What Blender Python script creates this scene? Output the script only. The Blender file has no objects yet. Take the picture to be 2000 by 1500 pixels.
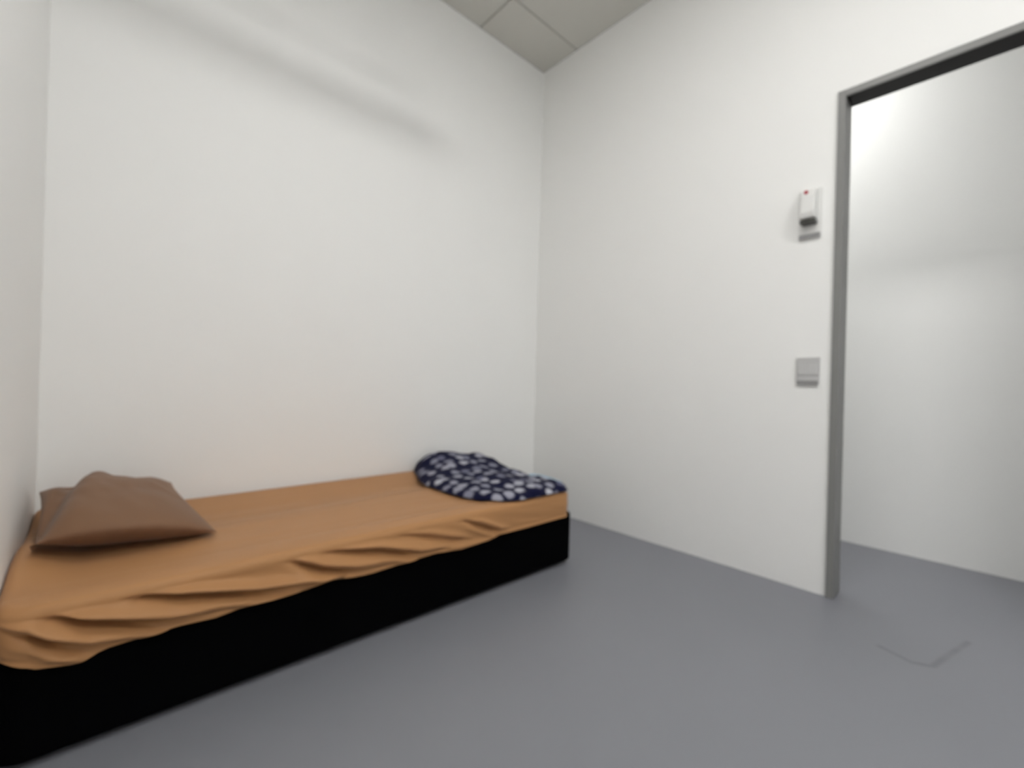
import bpy, bmesh, math, random
from math import sin, cos, pi, exp, sqrt, hypot
from mathutils import Vector, Matrix, noise

random.seed(4)
S = bpy.context.scene
C = S.collection

# ------------------------------------------------------------------ camera
F_PX, YAW, PITCH, ROLL = 869.57, 0.7399, 0.0018, 0.0277
CAM = Vector((-2.2761, -2.2464, 0.86))
cd = bpy.data.cameras.new('camera'); cam = bpy.data.objects.new('camera', cd); C.objects.link(cam)
cd.sensor_width = 36.0; cd.lens = F_PX / 2000 * 36; cd.clip_start = 0.02
fw = Vector((sin(YAW)*cos(PITCH), cos(YAW)*cos(PITCH), sin(PITCH)))
r0 = Vector((cos(YAW), -sin(YAW), 0)); u0 = r0.cross(fw)
rt = cos(ROLL)*r0 + sin(ROLL)*u0; up = -sin(ROLL)*r0 + cos(ROLL)*u0
m = Matrix((rt, up, -fw)).transposed().to_4x4(); m.translation = CAM
cam.matrix_world = m
cd.dof.use_dof = True; cd.dof.focus_distance = 0.40; cd.dof.aperture_fstop = 3.6
S.camera = cam

# ------------------------------------------------------------------ world, exposure
w = bpy.data.worlds.new('world'); S.world = w; w.use_nodes = True
w.node_tree.nodes['Background'].inputs[0].default_value = (0.9, 0.95, 1, 1)
w.node_tree.nodes['Background'].inputs[1].default_value = 0.15
S.view_settings.view_transform = 'Standard'; S.view_settings.look = 'None'
S.view_settings.gamma = 1; S.view_settings.use_curve_mapping = False
S.view_settings.exposure = 0.0
S.cycles.max_bounces = 12; S.cycles.diffuse_bounces = 8
PANEL_E = 19.0      # troffer nearer the bed
FILL_E = 41.0     # added fill panel farther from the bed
CORR_E = 27.0       # troffer in the corridor

# ------------------------------------------------------------------ dimensions
H = 3.104; L = -2.445; YB = -4.60; WT = 0.10
DY0, DY1, DZ = -1.779, -2.72, 2.120
XR = 0.936; CY0, CY1 = -0.4, -4.4; CH = 2.95

# ------------------------------------------------------------------ materials
def mat(name, col, rough=0.6, spec=0.4, bump=0.0, scale=200, var=0.0, vscale=3, metal=0, sheen=0):
    M = bpy.data.materials.new(name); M.use_nodes = True
    nt = M.node_tree; b = nt.nodes['Principled BSDF']
    b.inputs['Base Color'].default_value = (*col, 1)
    b.inputs['Roughness'].default_value = rough
    b.inputs['Specular IOR Level'].default_value = spec
    b.inputs['Metallic'].default_value = metal
    if sheen: b.inputs['Sheen Weight'].default_value = sheen
    tc = nt.nodes.new('ShaderNodeTexCoord')
    if bump:
        n = nt.nodes.new('ShaderNodeTexNoise'); n.inputs['Scale'].default_value = scale
        n.inputs['Detail'].default_value = 3
        nt.links.new(tc.outputs['Object'], n.inputs['Vector'])
        bp = nt.nodes.new('ShaderNodeBump'); bp.inputs['Strength'].default_value = bump
        bp.inputs['Distance'].default_value = 0.002
        nt.links.new(n.outputs['Fac'], bp.inputs['Height'])
        nt.links.new(bp.outputs['Normal'], b.inputs['Normal'])
    if var:
        n = nt.nodes.new('ShaderNodeTexNoise'); n.inputs['Scale'].default_value = vscale
        n.inputs['Detail'].default_value = 4
        nt.links.new(tc.outputs['Object'], n.inputs['Vector'])
        mx = nt.nodes.new('ShaderNodeMix'); mx.data_type = 'RGBA'
        mx.inputs[6].default_value = (*[c*(1-var) for c in col], 1)
        mx.inputs[7].default_value = (*[min(1, c*(1+var)) for c in col], 1)
        nt.links.new(n.outputs['Fac'], mx.inputs[0])
        nt.links.new(mx.outputs[2], b.inputs['Base Color'])
    return M

def emit(name, col, e):
    M = bpy.data.materials.new(name); M.use_nodes = True
    nt = M.node_tree; nt.nodes.clear()
    o = nt.nodes.new('ShaderNodeOutputMaterial'); n = nt.nodes.new('ShaderNodeEmission')
    n.inputs[0].default_value = (*col, 1); n.inputs[1].default_value = e
    nt.links.new(n.outputs[0], o.inputs[0]); return M

M_wall = mat('white_wall_paint', (0.86, 0.862, 0.852), 0.55, 0.35, 0.15, 350, 0.012, 1.5)
M_ceil = mat('ceiling_tile', (0.62, 0.61, 0.57), 0.9, 0.1, 0.3, 260, 0.02, 2)
M_joint = mat('ceiling_joint', (0.30, 0.29, 0.27), 0.8, 0.2, 0.1, 100)
M_frame = mat('grey_metal_frame', (0.21, 0.21, 0.205), 0.45, 0.5, 0.05, 60, 0.05, 8)
M_track = mat('black_track', (0.012, 0.011, 0.011), 0.6, 0.3, 0.05, 80)
M_base = mat('black_faux_leather', (0.0015, 0.0015, 0.0018), 0.9, 0.02, 0.4, 420)
M_ticking = mat('mattress_ticking', (0.5, 0.47, 0.42), 0.9, 0.1, 0.3, 300)
M_sheet = mat('tan_satin_sheet', (0.42, 0.215, 0.092), 0.5, 0.2, 0.12, 500, 0.04, 6, sheen=0.04)
M_pillow = mat('brown_pillow_cover', (0.205, 0.112, 0.063), 0.6, 0.22, 0.15, 450, 0.05, 7, sheen=0.08)
M_plastic = mat('white_plastic', (0.72, 0.72, 0.71), 0.35, 0.5, 0.03, 60)
M_switch = mat('satin_switch', (0.50, 0.50, 0.50), 0.4, 0.5, 0.03, 60)
M_grey = mat('grey_plastic', (0.26, 0.26, 0.26), 0.4, 0.5, 0.03, 60)
M_smoke = mat('dark_sensor_lens', (0.05, 0.05, 0.045), 0.25, 0.5, 0.03, 60)
M_red = mat('red_indicator', (0.42, 0.05, 0.07), 0.3, 0.5, 0.02, 60)
M_blue = mat('pale_blue_fleece', (0.58, 0.74, 0.86), 0.95, 0.1, 0.4, 300, 0.08, 20, sheen=0.4)
M_troff = mat('white_powder_coat', (0.7, 0.7, 0.7), 0.5, 0.4, 0.03, 90)
M_room_light = emit('room_diffuser', (1.0, 0.99, 0.97), PANEL_E)
M_fill_light = emit('fill_diffuser', (1.0, 0.99, 0.97), FILL_E)
M_corr_light = emit('corridor_diffuser', (1.0, 0.995, 0.98), CORR_E)

def floor_mat():
    M = mat('grey_vinyl_floor', (0.178, 0.181, 0.198), 0.42, 0.35, 0.06, 220)
    nt = M.node_tree; b = nt.nodes['Principled BSDF']; N = nt.nodes.new; K = nt.links.new
    geo = N('ShaderNodeNewGeometry')
    def vm(op, a, b_):
        n = N('ShaderNodeVectorMath'); n.operation = op
        for i, s in enumerate((a, b_)):
            if s is None: continue
            if isinstance(s, (tuple, list, Vector)): n.inputs[i].default_value = s
            else: K(s, n.inputs[i])
        return n
    def mm(op, a, b_, clamp=False):
        n = N('ShaderNodeMath'); n.operation = op; n.use_clamp = clamp
        for i, s in enumerate((a, b_)):
            if isinstance(s, (int, float)): n.inputs[i].default_value = s
            else: K(s, n.inputs[i])
        return n.outputs[0]
    # a scuff worn into the vinyl on the threshold: distance to a polyline
    pts = [(-0.30, -1.985), (-0.335, -2.07), (-0.31, -2.118), (-0.17, -2.15), (-0.02, -2.187)]
    seg = None
    for (ax, ay), (bx, by) in zip(pts, pts[1:]):
        A = Vector((ax, ay, 0)); D = Vector((bx, by, 0)) - A; L2 = D.length_squared
        pa = vm('SUBTRACT', geo.outputs['Position'], A)
        t = mm('MULTIPLY', vm('DOT_PRODUCT', pa.outputs[0], D).outputs['Value'], 1/L2, True)
        sc = N('ShaderNodeVectorMath'); sc.operation = 'SCALE'; sc.inputs[0].default_value = D; K(t, sc.inputs['Scale'])
        dist = vm('LENGTH', vm('SUBTRACT', pa.outputs[0], sc.outputs[0]).outputs[0], None).outputs['Value']
        seg = dist if seg is None else mm('MINIMUM', seg, dist)
    n1 = N('ShaderNodeTexNoise'); n1.inputs['Scale'].default_value = 9; K(geo.outputs['Position'], n1.inputs['Vector'])
    mr = N('ShaderNodeMapRange'); mr.inputs['From Min'].default_value = 0.004; mr.inputs['From Max'].default_value = 0.014
    mr.inputs['To Min'].default_value = 0.8; mr.inputs['To Max'].default_value = 0
    K(seg, mr.inputs['Value'])
    fac = mm('MULTIPLY', mr.outputs[0], mm('MULTIPLY', n1.outputs['Fac'], 1.1, True))
    n2 = N('ShaderNodeTexNoise'); n2.inputs['Scale'].default_value = 1.3; n2.inputs['Detail'].default_value = 5
    K(geo.outputs['Position'], n2.inputs['Vector'])
    mx = N('ShaderNodeMix'); mx.data_type = 'RGBA'
    mx.inputs[6].default_value = (0.207, 0.212, 0.238, 1); mx.inputs[7].default_value = (0.230, 0.234, 0.260, 1)
    K(n2.outputs['Fac'], mx.inputs[0])
    m2 = N('ShaderNodeMix'); m2.data_type = 'RGBA'; m2.inputs[7].default_value = (0.115, 0.113, 0.127, 1)
    K(fac, m2.inputs[0]); K(mx.outputs[2], m2.inputs[6]); K(m2.outputs[2], b.inputs['Base Color'])
    return M
M_floor = floor_mat()

def blanket_mat():
    M = mat('navy_spotted_fleece', (0.012, 0.015, 0.06), 0.95, 0.1, 0.5, 300, sheen=0.05)
    nt = M.node_tree; b = nt.nodes['Principled BSDF']; N = nt.nodes.new; K = nt.links.new
    uv = N('ShaderNodeUVMap'); uv.uv_map = 'uv'
    nz = N('ShaderNodeTexNoise'); nz.inputs['Scale'].default_value = 14; K(uv.outputs[0], nz.inputs['Vector'])
    md = N('ShaderNodeMix'); md.data_type = 'RGBA'; md.blend_type = 'LINEAR_LIGHT'; md.inputs[0].default_value = 0.018
    K(uv.outputs[0], md.inputs[6]); K(nz.outputs['Color'], md.inputs[7])
    vo = N('ShaderNodeTexVoronoi'); vo.inputs['Scale'].default_value = 15.0; vo.inputs['Randomness'].default_value = 0.6
    vo.voronoi_dimensions = '2D'
    K(md.outputs[2], vo.inputs['Vector'])
    mr = N('ShaderNodeMapRange'); mr.inputs['From Min'].default_value = 0.24; mr.inputs['From Max'].default_value = 0.40
    mr.inputs['To Min'].default_value = 1; mr.inputs['To Max'].default_value = 0; K(vo.outputs['Distance'], mr.inputs['Value'])
    n2 = N('ShaderNodeTexNoise'); n2.inputs['Scale'].default_value = 3.0; K(uv.outputs[0], n2.inputs['Vector'])
    r2 = N('ShaderNodeMapRange'); r2.inputs['From Min'].default_value = 0.05; r2.inputs['From Max'].default_value = 0.95
    K(vo.outputs['Color'], r2.inputs['Value'])
    cw = N('ShaderNodeMix'); cw.data_type = 'RGBA'
    cw.inputs[6].default_value = (0.07, 0.075, 0.14, 1); cw.inputs[7].default_value = (0.50, 0.50, 0.56, 1)
    K(r2.outputs[0], cw.inputs[0])
    mx = N('ShaderNodeMix'); mx.data_type = 'RGBA'; mx.inputs[6].default_value = (0.006, 0.007, 0.030, 1)
    K(mr.outputs[0], mx.inputs[0]); K(cw.outputs[2], mx.inputs[7]); K(mx.outputs[2], b.inputs['Base Color'])
    return M
M_blanket = blanket_mat()

# ------------------------------------------------------------------ helpers
def box(bm, a, b):
    vs = [bm.verts.new((x, y, z)) for z in (a[2], b[2]) for y in (a[1], b[1]) for x in (a[0], b[0])]
    for f in ((0,2,3,1), (4,5,7,6), (0,1,5,4), (2,6,7,3), (0,4,6,2), (1,3,7,5)):
        bm.faces.new([vs[i] for i in f])
    return vs

def obj(name, bm, M, parent=None, bevel=0, smooth=False, seg=3):
    bmesh.ops.recalc_face_normals(bm, faces=bm.faces)
    me = bpy.data.meshes.new(name); bm.to_mesh(me); bm.free()
    for mm_ in (M if isinstance(M, (list, tuple)) else [M]): me.materials.append(mm_)
    if smooth:
        for p in me.polygons: p.use_smooth = True
    o = bpy.data.objects.new(name, me); C.objects.link(o)
    if parent is not None:
        o.parent = parent
        o.matrix_parent_inverse = Matrix.Translation(-parent.location)
    if bevel:
        md = o.modifiers.new('bevel', 'BEVEL'); md.width = bevel; md.segments = seg; md.limit_method = 'ANGLE'
    return o

def boxobj(name, a, b, M, parent=None, bevel=0):
    a, b = [min(p, q) for p, q in zip(a, b)], [max(p, q) for p, q in zip(a, b)]
    bm = bmesh.new(); box(bm, a, b); return obj(name, bm, M, parent, bevel)

def thing(name, loc, label, cat, group=None):
    o = bpy.data.objects.new(name, None); C.objects.link(o); o.location = loc
    o.empty_display_size = 0.1; o['label'] = label; o['category'] = cat
    if group: o['group'] = group
    return o
def struct(o, label):
    o['kind'] = 'structure'; o['label'] = label; return o

# ------------------------------------------------------------------ room shell
struct(boxobj('floor', (L-WT, CY1-.1, -0.1), (XR+WT, WT, 0), M_floor), 'grey vinyl floor running through the doorway into the corridor')
struct(boxobj('wall_back', (L-WT, 0, 0), (WT, WT, H), M_wall), 'white wall behind the bed')
struct(boxobj('wall_left', (L-WT, YB-WT, 0), (L, 0, H), M_wall), 'white wall at the left end of the bed')
struct(boxobj('wall_front', (L, YB-WT, 0), (WT, YB, H), M_wall), 'white wall behind the camera')
bm = bmesh.new()
box(bm, (0, DY0, 0), (WT, 0, H)); box(bm, (0, DY1, DZ), (WT, DY0, H)); box(bm, (0, YB, 0), (WT, DY1, H))
struct(obj('wall_right', bm, M_wall), 'white wall with the doorway opening')
struct(boxobj('wall_corridor', (XR, CY1, 0), (XR+WT, WT, H), M_wall), 'white corridor wall seen through the doorway')
bm = bmesh.new(); box(bm, (WT, CY0, 0), (XR, CY0+WT, H)); struct(obj('wall_corridor_far', bm, M_wall), 'white end wall of the corridor')
bm = bmesh.new(); box(bm, (WT, CY1-WT, 0), (XR, CY1, H)); struct(obj('wall_corridor_near', bm, M_wall), 'white near end wall of the corridor')
boxc = boxobj('ceiling_corridor', (WT, CY1, CH), (XR, CY0, CH+.1), M_ceil); struct(boxc, 'corridor ceiling')

# ceiling of lay-in tiles with narrow recessed joints
bm = bmesh.new()
xs = [L] + [-0.58-0.6*k for k in (3, 2, 1, 0)] + [0]; xs = sorted(set(xs))
ys = sorted([YB, 0] + [-0.305-0.6*k for k in range(7)])
LT = (-1.78, -1.18, -2.105, -1.505)            # tile replaced by the light panel
LT2 = (-1.78, -1.18, -3.905, -3.305)           # tile given to the added fill panel
g = 0.004
for x0, x1 in zip(xs, xs[1:]):
    for y0, y1 in zip(ys, ys[1:]):
        if abs(x0-LT[0]) < .01 and (abs(y0-LT[2]) < .01 or abs(y0-LT2[2]) < .01): continue
        dz = 0.0015*noise.noise(Vector((x0*3.1, y0*2.7, 0)))
        a = (x0 + (g if x0 > L else 0), y0 + (g if y0 > YB else 0)); b = (x1 - (g if x1 < 0 else 0), y1 - (g if y1 < 0 else 0))
        box(bm, (a[0], a[1], H+dz+.0015), (b[0], b[1], H+0.02))
ceil = struct(obj('ceiling', bm, M_ceil, bevel=0.002), 'grey ceiling of large tiles with thin dark joints')
struct(boxobj('ceiling_deck', (L, YB, H+0.02), (0, 0, H+0.06), M_joint), 'dark backing above the ceiling tiles')

# ------------------------------------------------------------------ light panels
def troffer(name, x0, x1, y0, y1, z, M, label):
    t = thing(name, ((x0+x1)/2, (y0+y1)/2, z), label, 'ceiling light')
    bm = bmesh.new(); e = 0.018
    box(bm, (x0, y0, z-.004), (x1, y0+e, z+.018)); box(bm, (x0, y1-e, z-.004), (x1, y1, z+.018))
    box(bm, (x0, y0+e, z-.004), (x0+e, y1-e, z+.018)); box(bm, (x1-e, y0+e, z-.004), (x1, y1-e, z+.018))
    obj('frame', bm, M_troff, t)
    boxobj('diffuser', (x0+e, y0+e, z+.002), (x1-e, y1-e, z+.010), M, t)
    return t
troffer('ceiling_light', LT[0]+.004, LT[1]-.004, LT[2]+.004, LT[3]-.004, H, M_room_light, 'square flush light panel in the ceiling of the bedroom, the one nearer the bed')
troffer('ceiling_light', LT2[0]+.004, LT2[1]-.004, LT2[2]+.004, LT2[3]-.004, H, M_fill_light, 'added unseen fill light panel in the ceiling farther from the bed')  # unseen second panel, added to lift the light on the lower walls
troffer('ceiling_light', 0.30, 0.60, -1.62, -1.12, CH-.02, M_corr_light, 'flush light panel in the corridor ceiling beyond the doorway')

# unseen pipe added above the frame to shade a band onto the back wall
t = thing('shadow_pipe', (-1.7, -0.70, 2.605), 'added unseen white pipe that casts the shadow band on the back wall', 'shadow caster')
def cyl(bm, p, q, r, n=20):
    p = Vector(p); q = Vector(q); d = (q-p).normalized(); a = d.orthogonal().normalized(); b = d.cross(a)
    rings = [[bm.verts.new(c + r*(cos(2*pi*i/n)*a + sin(2*pi*i/n)*b)) for i in range(n)] for c in (p, q)]
    for i in range(n): bm.faces.new((rings[0][i], rings[0][(i+1) % n], rings[1][(i+1) % n], rings[1][i]))
    bm.faces.new(rings[0]); bm.faces.new(rings[1])
bm = bmesh.new(); cyl(bm, (L, -0.70, 2.605), (-1.08, -0.70, 2.605), 0.045); obj('shadow_pipe_run', bm, M_troff, t, smooth=False)
for x in (-2.1, -1.3):
    bm = bmesh.new(); cyl(bm, (x, -0.70, 2.635), (x, -0.70, H), 0.005, 8); obj('shadow_pipe_rod', bm, M_grey, t)

# ------------------------------------------------------------------ doorway: grey metal frame with dark head track
d = thing('door_1', (WT/2, (DY0+DY1)/2, 0), 'grey metal door frame around the open doorway', 'door frame')
d['kind'] = 'structure'
JW, PR = 0.024, 0.010     # face width, projection
for y0, sg in ((DY0, 1), (DY1, -1)):     # L-shaped steel jamb: face flange and lining
    P = [(-PR, y0+sg*.016), (-PR, y0-sg*.012), (WT+.002, y0-sg*.012), (WT+.002, y0-sg*.001), (0, y0-sg*.001), (0, y0+sg*.016)]
    bm = bmesh.new()
    a_ = [bm.verts.new((x, y, 0)) for x, y in P]; b_ = [bm.verts.new((x, y, DZ+.018)) for x, y in P]
    for i in range(6): bm.faces.new((a_[i], a_[(i+1) % 6], b_[(i+1) % 6], b_[i]))
    bm.faces.new(a_); bm.faces.new(b_)
    obj('jamb', bm, M_frame, d, 0.0012)
bm = bmesh.new(); box(bm, (-PR, DY1+.0125, DZ-.010), (0, DY0-.0125, DZ+.018)); obj('head', bm, M_frame, d, 0.0015)
bm = bmesh.new(); box(bm, (0.001, DY1+.0125, DZ-.010), (WT, DY0-.0125, DZ-.001)); obj('head_track', bm, M_track, d)

# ------------------------------------------------------------------ call unit and switch on the right wall
def yz_plate(bm, x0, x1, yc, zc, wy, hz):
    box(bm, (x0, yc-wy/2, zc-hz/2), (x1, yc+wy/2, zc+hz/2))
sp = thing('wall_sensor', (0, -1.672, 1.66), 'white wall unit with a red indicator above the switch beside the doorway', 'sensor')
bm = bmesh.new(); yz_plate(bm, -0.010, 0, -1.672, 1.645, 0.088, 0.215); obj('back_plate', bm, M_plastic, sp, 0.003)
bm = bmesh.new()   # hooded body, deeper at the bottom
prof = [(0, 1.752), (-0.030, 1.748), (-0.050, 1.715), (-0.060, 1.640), (-0.054, 1.618), (0, 1.612)]
n = 7; ring = []
for (k, hw) in ((0, .030), (1, .037), (2, .037), (3, .030)):
    y = -1.672 + [-hw, -.026, .026, hw][k]
    sc = 0.72 if k in (0, 3) else 1
    ring.append([bm.verts.new((px*sc, y, 1.68+(pz-1.68)*(0.94 if k in (0, 3) else 1))) for px, pz in prof])
for a, b in zip(ring, ring[1:]):
    for i in range(len(prof)): bm.faces.new((a[i], a[(i+1) % len(prof)], b[(i+1) % len(prof)], b[i]))
bm.faces.new(ring[0]); bm.faces.new(ring[-1]); obj('hood', bm, M_plastic, sp, 0.004, smooth=False)
bm = bmesh.new(); yz_plate(bm, -0.050, -0.009, -1.672, 1.604, 0.058, 0.020); obj('lens', bm, M_smoke, sp, 0.004)
bm = bmesh.new(); cyl(bm, (-0.047, -1.664, 1.733), (-0.040, -1.664, 1.731), 0.008, 20)
o = obj('indicator', bm, M_red, sp); o['label'] = 'small red indicator light'
bm = bmesh.new(); yz_plate(bm, -0.014, -0.009, -1.672, 1.549, 0.080, 0.020); o = obj('grey_strip', bm, M_grey, sp, 0.002)

sw = thing('light_switch', (0, -1.678, 0.955), 'small square white light switch beside the doorway, below the sensor unit', 'light switch')
bm = bmesh.new(); yz_plate(bm, -0.009, 0, -1.678, 0.957, 0.088, 0.118); obj('switch_plate', bm, M_switch, sw, 0.003)
bm = bmesh.new(); yz_plate(bm, -0.011, -0.008, -1.678, 0.905, 0.080, 0.020); obj('lower_edge', bm, M_grey, sw, 0.002)
for k, dy in enumerate((-0.020, 0.020)):
    bm = bmesh.new(); v = box(bm, (-0.013, -1.678+dy-.016, 0.938), (-0.008, -1.678+dy+.016, 0.982))
    for q in v:
        if q.co.z > .95 and q.co.x < -.01: q.co.x += .003
    obj('rocker', bm, M_switch, sw, 0.0012)

# ------------------------------------------------------------------ bed
BX0, BX1, BY0, BY1 = -2.441, -0.560, -0.850, -0.012
bed = thing('bed', ((BX0+BX1)/2, (BY0+BY1)/2, 0), 'low single bed with a black padded base against the white walls', 'bed')
def rrect(x0, x1, y0, y1, r, n=8):
    P = []
    for cx, cy, a0 in ((x1-r, y0+r, -pi/2), (x1-r, y1-r, 0), (x0+r, y1-r, pi/2), (x0+r, y0+r, pi)):
        for i in range(n+1):
            a = a0 + pi/2*i/n; P.append((cx+r*cos(a), cy+r*sin(a)))
    return P
def prism(bm, P, z0, z1):
    a = [bm.verts.new((x, y, z0)) for x, y in P]; b = [bm.verts.new((x, y, z1)) for x, y in P]
    k = len(P)
    for i in range(k): bm.faces.new((a[i], a[(i+1) % k], b[(i+1) % k], b[i]))
    bm.faces.new(a); bm.faces.new(b)
bm = bmesh.new(); prism(bm, rrect(BX0, BX1, BY0, BY1, 0.055, 10), 0.018, 0.243)
obj('bed_base', bm, M_base, bed, 0.008)
for x in (BX0+.10, BX1-.10):
    for y in (BY0+.075, BY1-.075):
        bm = bmesh.new(); prism(bm, rrect(x-.045, x+.045, y-.035, y+.035, .02, 4), 0, 0.020); obj('leg', bm, M_base, bed)
MX0, MX1, MY0, MY1, MZ = -2.443, -0.598, -0.852, -0.014, 0.355
bm = bmesh.new(); prism(bm, rrect(MX0+.03, MX1-.03, MY0+.055, MY1-.02, .05, 6), 0.243, MZ-.022)
obj('mattress', bm, M_ticking, bed, 0.015)

# ---- fitted sheet draped over the mattress, creased along the near side
HEM = [(-2.45, .25), (-2.412, .246), (-2.373, .223), (-2.318, .211), (-2.259, .226), (-2.195, .229), (-2.126, .231), (-2.049, .226),
       (-1.966, .236), (-1.825, .234), (-1.742, .240), (-1.617, .228), (-1.475, .234), (-1.37, .236), (-1.255, .225),
       (-1.123, .230), (-1.061, .240), (-.895, .238), (-.707, .239), (-.55, .237)]
def interp(T, x):
    if x <= T[0][0]: return T[0][1]
    for (a, b), (c, d_) in zip(T, T[1:]):
        if x <= c: return b + (d_-b)*(x-a)/(c-a)
    return T[-1][1]
CREASE = [  # polyline (x,z), depth
    ([(-2.27, .346), (-2.248, .340), (-2.115, .304), (-1.951, .266), (-1.80, .246), (-1.70, .236)], 1.0),
    ([(-2.41, .350), (-2.385, .342), (-2.287, .297), (-2.145, .250), (-2.05, .236)], 1.0),
    ([(-2.44, .342), (-2.428, .334), (-2.36, .277), (-2.286, .240), (-2.22, .228)], 0.9),
    ([(-1.90, .342), (-1.872, .332), (-1.776, .285), (-1.676, .255), (-1.56, .238)], 0.8),
    ([(-1.80, .343), (-1.759, .333), (-1.589, .299), (-1.441, .252), (-1.34, .238)], 0.75),
    ([(-1.30, .340), (-1.24, .333), (-1.14, .290), (-1.06, .253), (-1.00, .240)], 0.5),
    ([(-1.55, .338), (-1.45, .318), (-1.30, .272), (-1.20, .246)], 0.35),
]
def sm(t): t = max(0, min(1, t)); return t*t*(3-2*t)
def skirt_disp(x, z, y_near):
    v = 0
    for P, A in CREASE:
        xa, xb = P[0][0], P[-1][0]
        if x < xa-.02 or x > xb+.02: continue
        zc = interp(P, x); dz = z-zc
        env = sm((x-xa)/.10)*sm((xb-x)/.12 + .25)*A
        v += env*(0.0135*exp(-((dz-.016)/.013)**2) - 0.017*exp(-((dz+.004)/.008)**2) + 0.008*exp(-((dz+.030)/.013)**2))
    v += 0.0025*noise.noise(Vector((x*5+z*22, z*14, 3.1)))
    return 1.9*v*y_near
def top_z(x, y):
    z = MZ + 0.0030*noise.noise(Vector((x*1.3, y*5, 0.3)))
    yy = (y-MY0)/(MY1-MY0)
    z += 0.004*exp(-((yy-.06)/.05)**2)                       # piped near edge
    z += -0.018*sm((yy-.45+0.05*sin(x*2.2))/.22) + 0.024*sm((yy-.70)/.30)   # shallow sag and rise to the wall
    z += 0.038*sm((-2.30-x)/.14)*sm((y+.80)/.25)                # gathered up against the wall at the head
    z += 0.0015*noise.noise(Vector((x*1.1+y*2, y*26, 5)))
    return z
def sheet():
    bm = bmesh.new()
    rc, R = 0.035, 0.022
    x0, x1, y0, y1 = MX0+R, MX1-R, MY0-.012+R, MY1-R
    # perimeter
    P = []
    def side(a, b, n, nrm):
        for i in range(n): P.append((a[0]+(b[0]-a[0])*i/n, a[1]+(b[1]-a[1])*i/n, *nrm))
    def corner(cx, cy, a0, n=10):
        for i in range(n): a = a0+pi/2*i/n; P.append((cx+rc*cos(a), cy+rc*sin(a), cos(a), sin(a)))
    side((x0+rc, y0), (x1-rc, y0), 420, (0, -1)); corner(x1-rc, y0+rc, -pi/2)
    side((x1, y0+rc), (x1, y1-rc), 60, (1, 0)); corner(x1-rc, y1-rc, 0)
    side((x1-rc, y1), (x0+rc, y1), 120, (0, 1)); corner(x0+rc, y1-rc, pi/2)
    side((x0, y1-rc), (x0, y0+rc), 60, (-1, 0)); corner(x0+rc, y0+rc, pi)
    hy = (y1-y0)/2; ym = (y0+y1)/2
    rows = []
    NI = 40
    for j in range(NI):
        t = j/NI; row = []
        for (x, y, nx, ny) in P:
            sx = max(x0+hy, min(x1-hy, x))
            X = sx+(x-sx)*t; Y = ym+(y-ym)*t
            row.append(bm.verts.new((X, Y, top_z(X, Y))))
        rows.append(row)
    for j in range(9):
        a = pi/2*j/8; row = []
        for (x, y, nx, ny) in P:
            zt = top_z(x, y)
            row.append(bm.verts.new((x+nx*R*sin(a), y+ny*R*sin(a), zt-R*(1-cos(a)))))
        rows.append(row)
    NS = 44
    for j in range(1, NS+1):
        row = []
        for (x, y, nx, ny) in P:
            zt = top_z(x, y)-R
            near = max(0, -ny)
            hem = interp(HEM, x)*near + 0.250*(1-near)
            X = x+nx*R; Y = y+ny*R
            z = zt+(hem-zt)*j/NS
            dsp = skirt_disp(x, z, near)*sm(j/6)
            tuck = -0.006*sm((j/NS-.8)/.2)*near
            # hem clears the leather base where it hangs below its top
            push = 0.006*sm((.25-z)/.02)*near
            dsp = max(dsp+tuck, -0.026+0.024*sm((.280-z)/.035))+push
            row.append(bm.verts.new((X+nx*dsp, Y+ny*dsp, z)))
        rows.append(row)
    n = len(P)
    for a, b in zip(rows, rows[1:]):
        for i in range(n):
            bm.faces.new((a[i], a[(i+1) % n], b[(i+1) % n], b[i]))
    bmesh.ops.remove_doubles(bm, verts=bm.verts, dist=0.0002)
    o = obj('bed_sheet', bm, M_sheet, smooth=True)
    md = o.modifiers.new('thick', 'SOLIDIFY'); md.thickness = 0.0015; md.offset = -1
    return o
sh = sheet(); sh['label'] = 'tan brown fitted sheet pulled over the mattress, creased along its near side'; sh['category'] = 'bed sheet'

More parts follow.
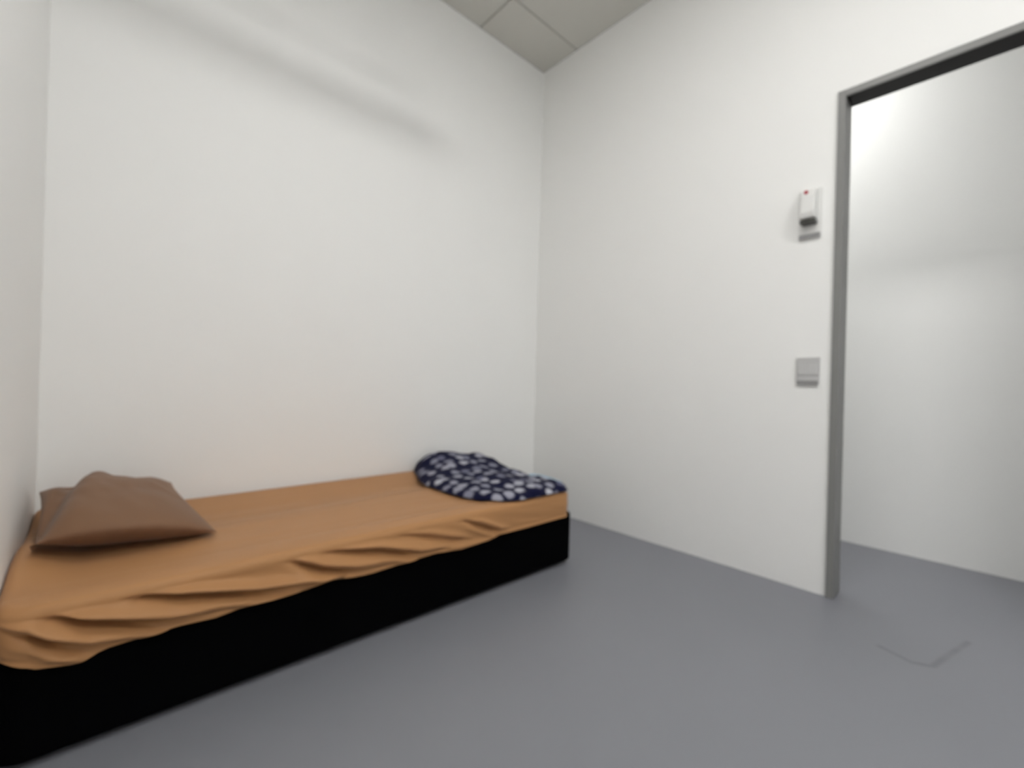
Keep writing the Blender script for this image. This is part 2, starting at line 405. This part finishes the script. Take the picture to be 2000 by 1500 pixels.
# ---- pillow
def pillow():
    bm = bmesh.new()
    FH, FF, BF, BH = Vector((-2.412, -.600, .420)), Vector((-2.000, -.580, .364)), Vector((-2.080, -.115, .450)), Vector((-2.430, -.150, .470))
    N = 56; top = []; bot = []
    for j in range(N+1):
        v = j/N; rt_, rb_ = [], []
        for i in range(N+1):
            u = i/N
            p = FH*(1-u)*(1-v)+FF*u*(1-v)+BF*u*v+BH*(1-u)*v
            # sides pinch in between the corners
            eu, ev = 4*u*(1-u), 4*v*(1-v)
            p = p.copy()
            p.y += -0.060*eu*(1-v)**3 - 0.012*eu*v**3
            p.z += 0.045*eu*(1-v)**2.5
            p.x += -0.018*ev*u**4 + 0.012*ev*(1-u)**4
            f = (max(0, 1-abs(2*u-1)**2.6))**.62 * (max(0, 1-abs(2*v-1)**2.6))**.62
            # rises towards the wall
            mid = 0.014*ev*eu
            th = 0.070*f
            wr = 0.010*noise.noise(Vector((u*3.2, v*3.0, 1)))+0.005*noise.noise(Vector((u*8+v*3, v*7, 4)))
            # fold from the near head corner up to the back edge
            s_ = (u-(-0.02+0.26*v)); fold = exp(-(s_/.07)**2)*sm(ev*2+.15)*.040*(1.15-.5*v)
            ridge = exp(-((s_-.17)/.10)**2)*sm(ev*2)*.014
            zt_ = p.z+mid+th+wr*f-fold+ridge
            # puffs on the back seam
            bk = v**5
            lift = bk*(0.030*exp(-((u-.40)/.12)**2)+0.010*exp(-((u-.82)/.12)**2)-0.010*exp(-((u-.62)/.10)**2))
            zt_ += lift
            zb = p.z+lift - 0.085*f
            belly = f*(1-v)**1.2
            q = Vector((p.x, p.y, zt_))
            rt_.append(bm.verts.new(q))
            ed = i in (0, N) or j in (0, N)
            rb_.append(rt_[-1] if ed else bm.verts.new((p.x, p.y+.02*belly, max(zb, MZ+.010))))
        top.append(rt_); bot.append(rb_)
    for j in range(N):
        for i in range(N):
            bm.faces.new((top[j][i], top[j][i+1], top[j+1][i+1], top[j+1][i]))
            q = [bot[j][i], bot[j+1][i], bot[j+1][i+1], bot[j][i+1]]
            try: bm.faces.new(q)
            except ValueError: pass
    o = obj('pillow', bm, M_pillow, smooth=True)
    md = o.modifiers.new('s', 'SUBSURF'); md.levels = 1; md.render_levels = 1
    return o
pl = pillow(); pl['label'] = 'plump brown pillow lying at the head of the bed in the corner'; pl['category'] = 'pillow'

# ---- spotted blanket bunched at the foot
def spline_closed(P, n):
    out = []; k = len(P)
    for i in range(k):
        p0, p1, p2, p3 = (Vector(P[(i+d_) % k]) for d_ in (-1, 0, 1, 2))
        for s in range(n):
            t = s/n
            out.append(0.5*((2*p1)+(-p0+p2)*t+(2*p0-5*p1+4*p2-p3)*t*t+(-p0+3*p1-3*p2+p3)*t**3))
    return out
def blanket():
    bm = bmesh.new(); uvl = bm.loops.layers.uv.new('uv')
    FP = [(-.97, -.035, 0), (-1.045, -.17, 0), (-1.110, -.34, 0), (-1.125, -.55, 0), (-1.090, -.74, 0), (-.99, -.845, 0),
          (-.86, -.862, 0), (-.72, -.862, 0), (-.630, -.850, 0), (-.612, -.65, 0), (-.603, -.40, 0), (-.603, -.20, 0), (-.63, -.04, 0), (-.80, -.03, 0)]
    P = spline_closed(FP, 16); n = len(P); cen = Vector((-.84, -.43, 0))
    def ht(x, y):
        h = 0.030 + 0.058*exp(-(((x+.90)/.13)**2+((y+.13)/.16)**2)) + 0.062*exp(-(((x+.68)/.22)**2+((y+.20)/.20)**2))
        h += 0.014*exp(-(((x+.62)/.16)**2+((y+.66)/.20)**2)) + 0.018*exp(-(((x+.88)/.16)**2+((y+.55)/.25)**2))
        nz = noise.noise(Vector((x*9, y*7, 2)))*0.016 + abs(noise.noise(Vector((x*13+y*5, y*11, 7))))*0.014
        return h+nz
    rows = []
    NR = 56
    for j in range(NR+1):
        r = j/NR; row = []
        for p in P:
            x = cen.x+(p.x-cen.x)*r; y = cen.y+(p.y-cen.y)*r
            edge = (1-r**10)**.5 if r < 1 else 0
            z = max(MZ, top_z(x, y))+.004+max(.012, ht(x, y))*(.25+.75*edge)
            row.append(((x, y, z), (x*1.0, y*.95)))
        rows.append(row)
    for k in (1, 2, 3):   # rolled under edge
        row = []
        for p in P:
            x, y = p.x, p.y; h0 = max(.012, ht(x, y))*.25
            f = (.012, .006, -.004)[k-1]
            d_ = (Vector((x, y, 0))-cen).normalized()
            row.append(((x+d_.x*f*.4, y+d_.y*f*.4, max(MZ, top_z(x, y))+.005+h0*(1-k/3)), (x+d_.x*k*.012, y*.95+d_.y*k*.012)))
        rows.append(row)
    V = [[bm.verts.new(c) for c, _ in row] for row in rows]
    for j in range(len(rows)-1):
        for i in range(n):
            i2 = (i+1) % n
            f = bm.faces.new((V[j][i], V[j][i2], V[j+1][i2], V[j+1][i]))
            for lp, (a, b) in zip(f.loops, ((j, i), (j, i2), (j+1, i2), (j+1, i))): lp[uvl].uv = rows[a][b][1]
    bm.faces.new(V[-1])
    return bm
bm = blanket()
bl = obj('blanket', bm, M_blanket, smooth=True)
bl['label'] = 'navy blue blanket with white spots bunched at the foot of the bed'; bl['category'] = 'blanket'
bm = bmesh.new()      # pale turned-out corner of the blanket
nn = 24; rws = []
for j in range(nn+1):
    row = []
    for i in range(nn+1):
        u, v = i/nn, j/nn
        x = -.670+.070*u; y = -.80+.22*v
        z = MZ+.036+.016*sin(pi*u)**.6*sin(pi*v)**.7+.008*noise.noise(Vector((u*3, v*4, 9)))
        row.append(bm.verts.new((x, y, z)))
    rws.append(row)
for j in range(nn):
    for i in range(nn): bm.faces.new((rws[j][i], rws[j][i+1], rws[j+1][i+1], rws[j+1][i]))
bmesh.ops.solidify(bm, geom=bm.faces[:], thickness=0.006)
ln = obj('lining', bm, M_blue, bl, smooth=True); ln['label'] = 'pale blue turned out corner'
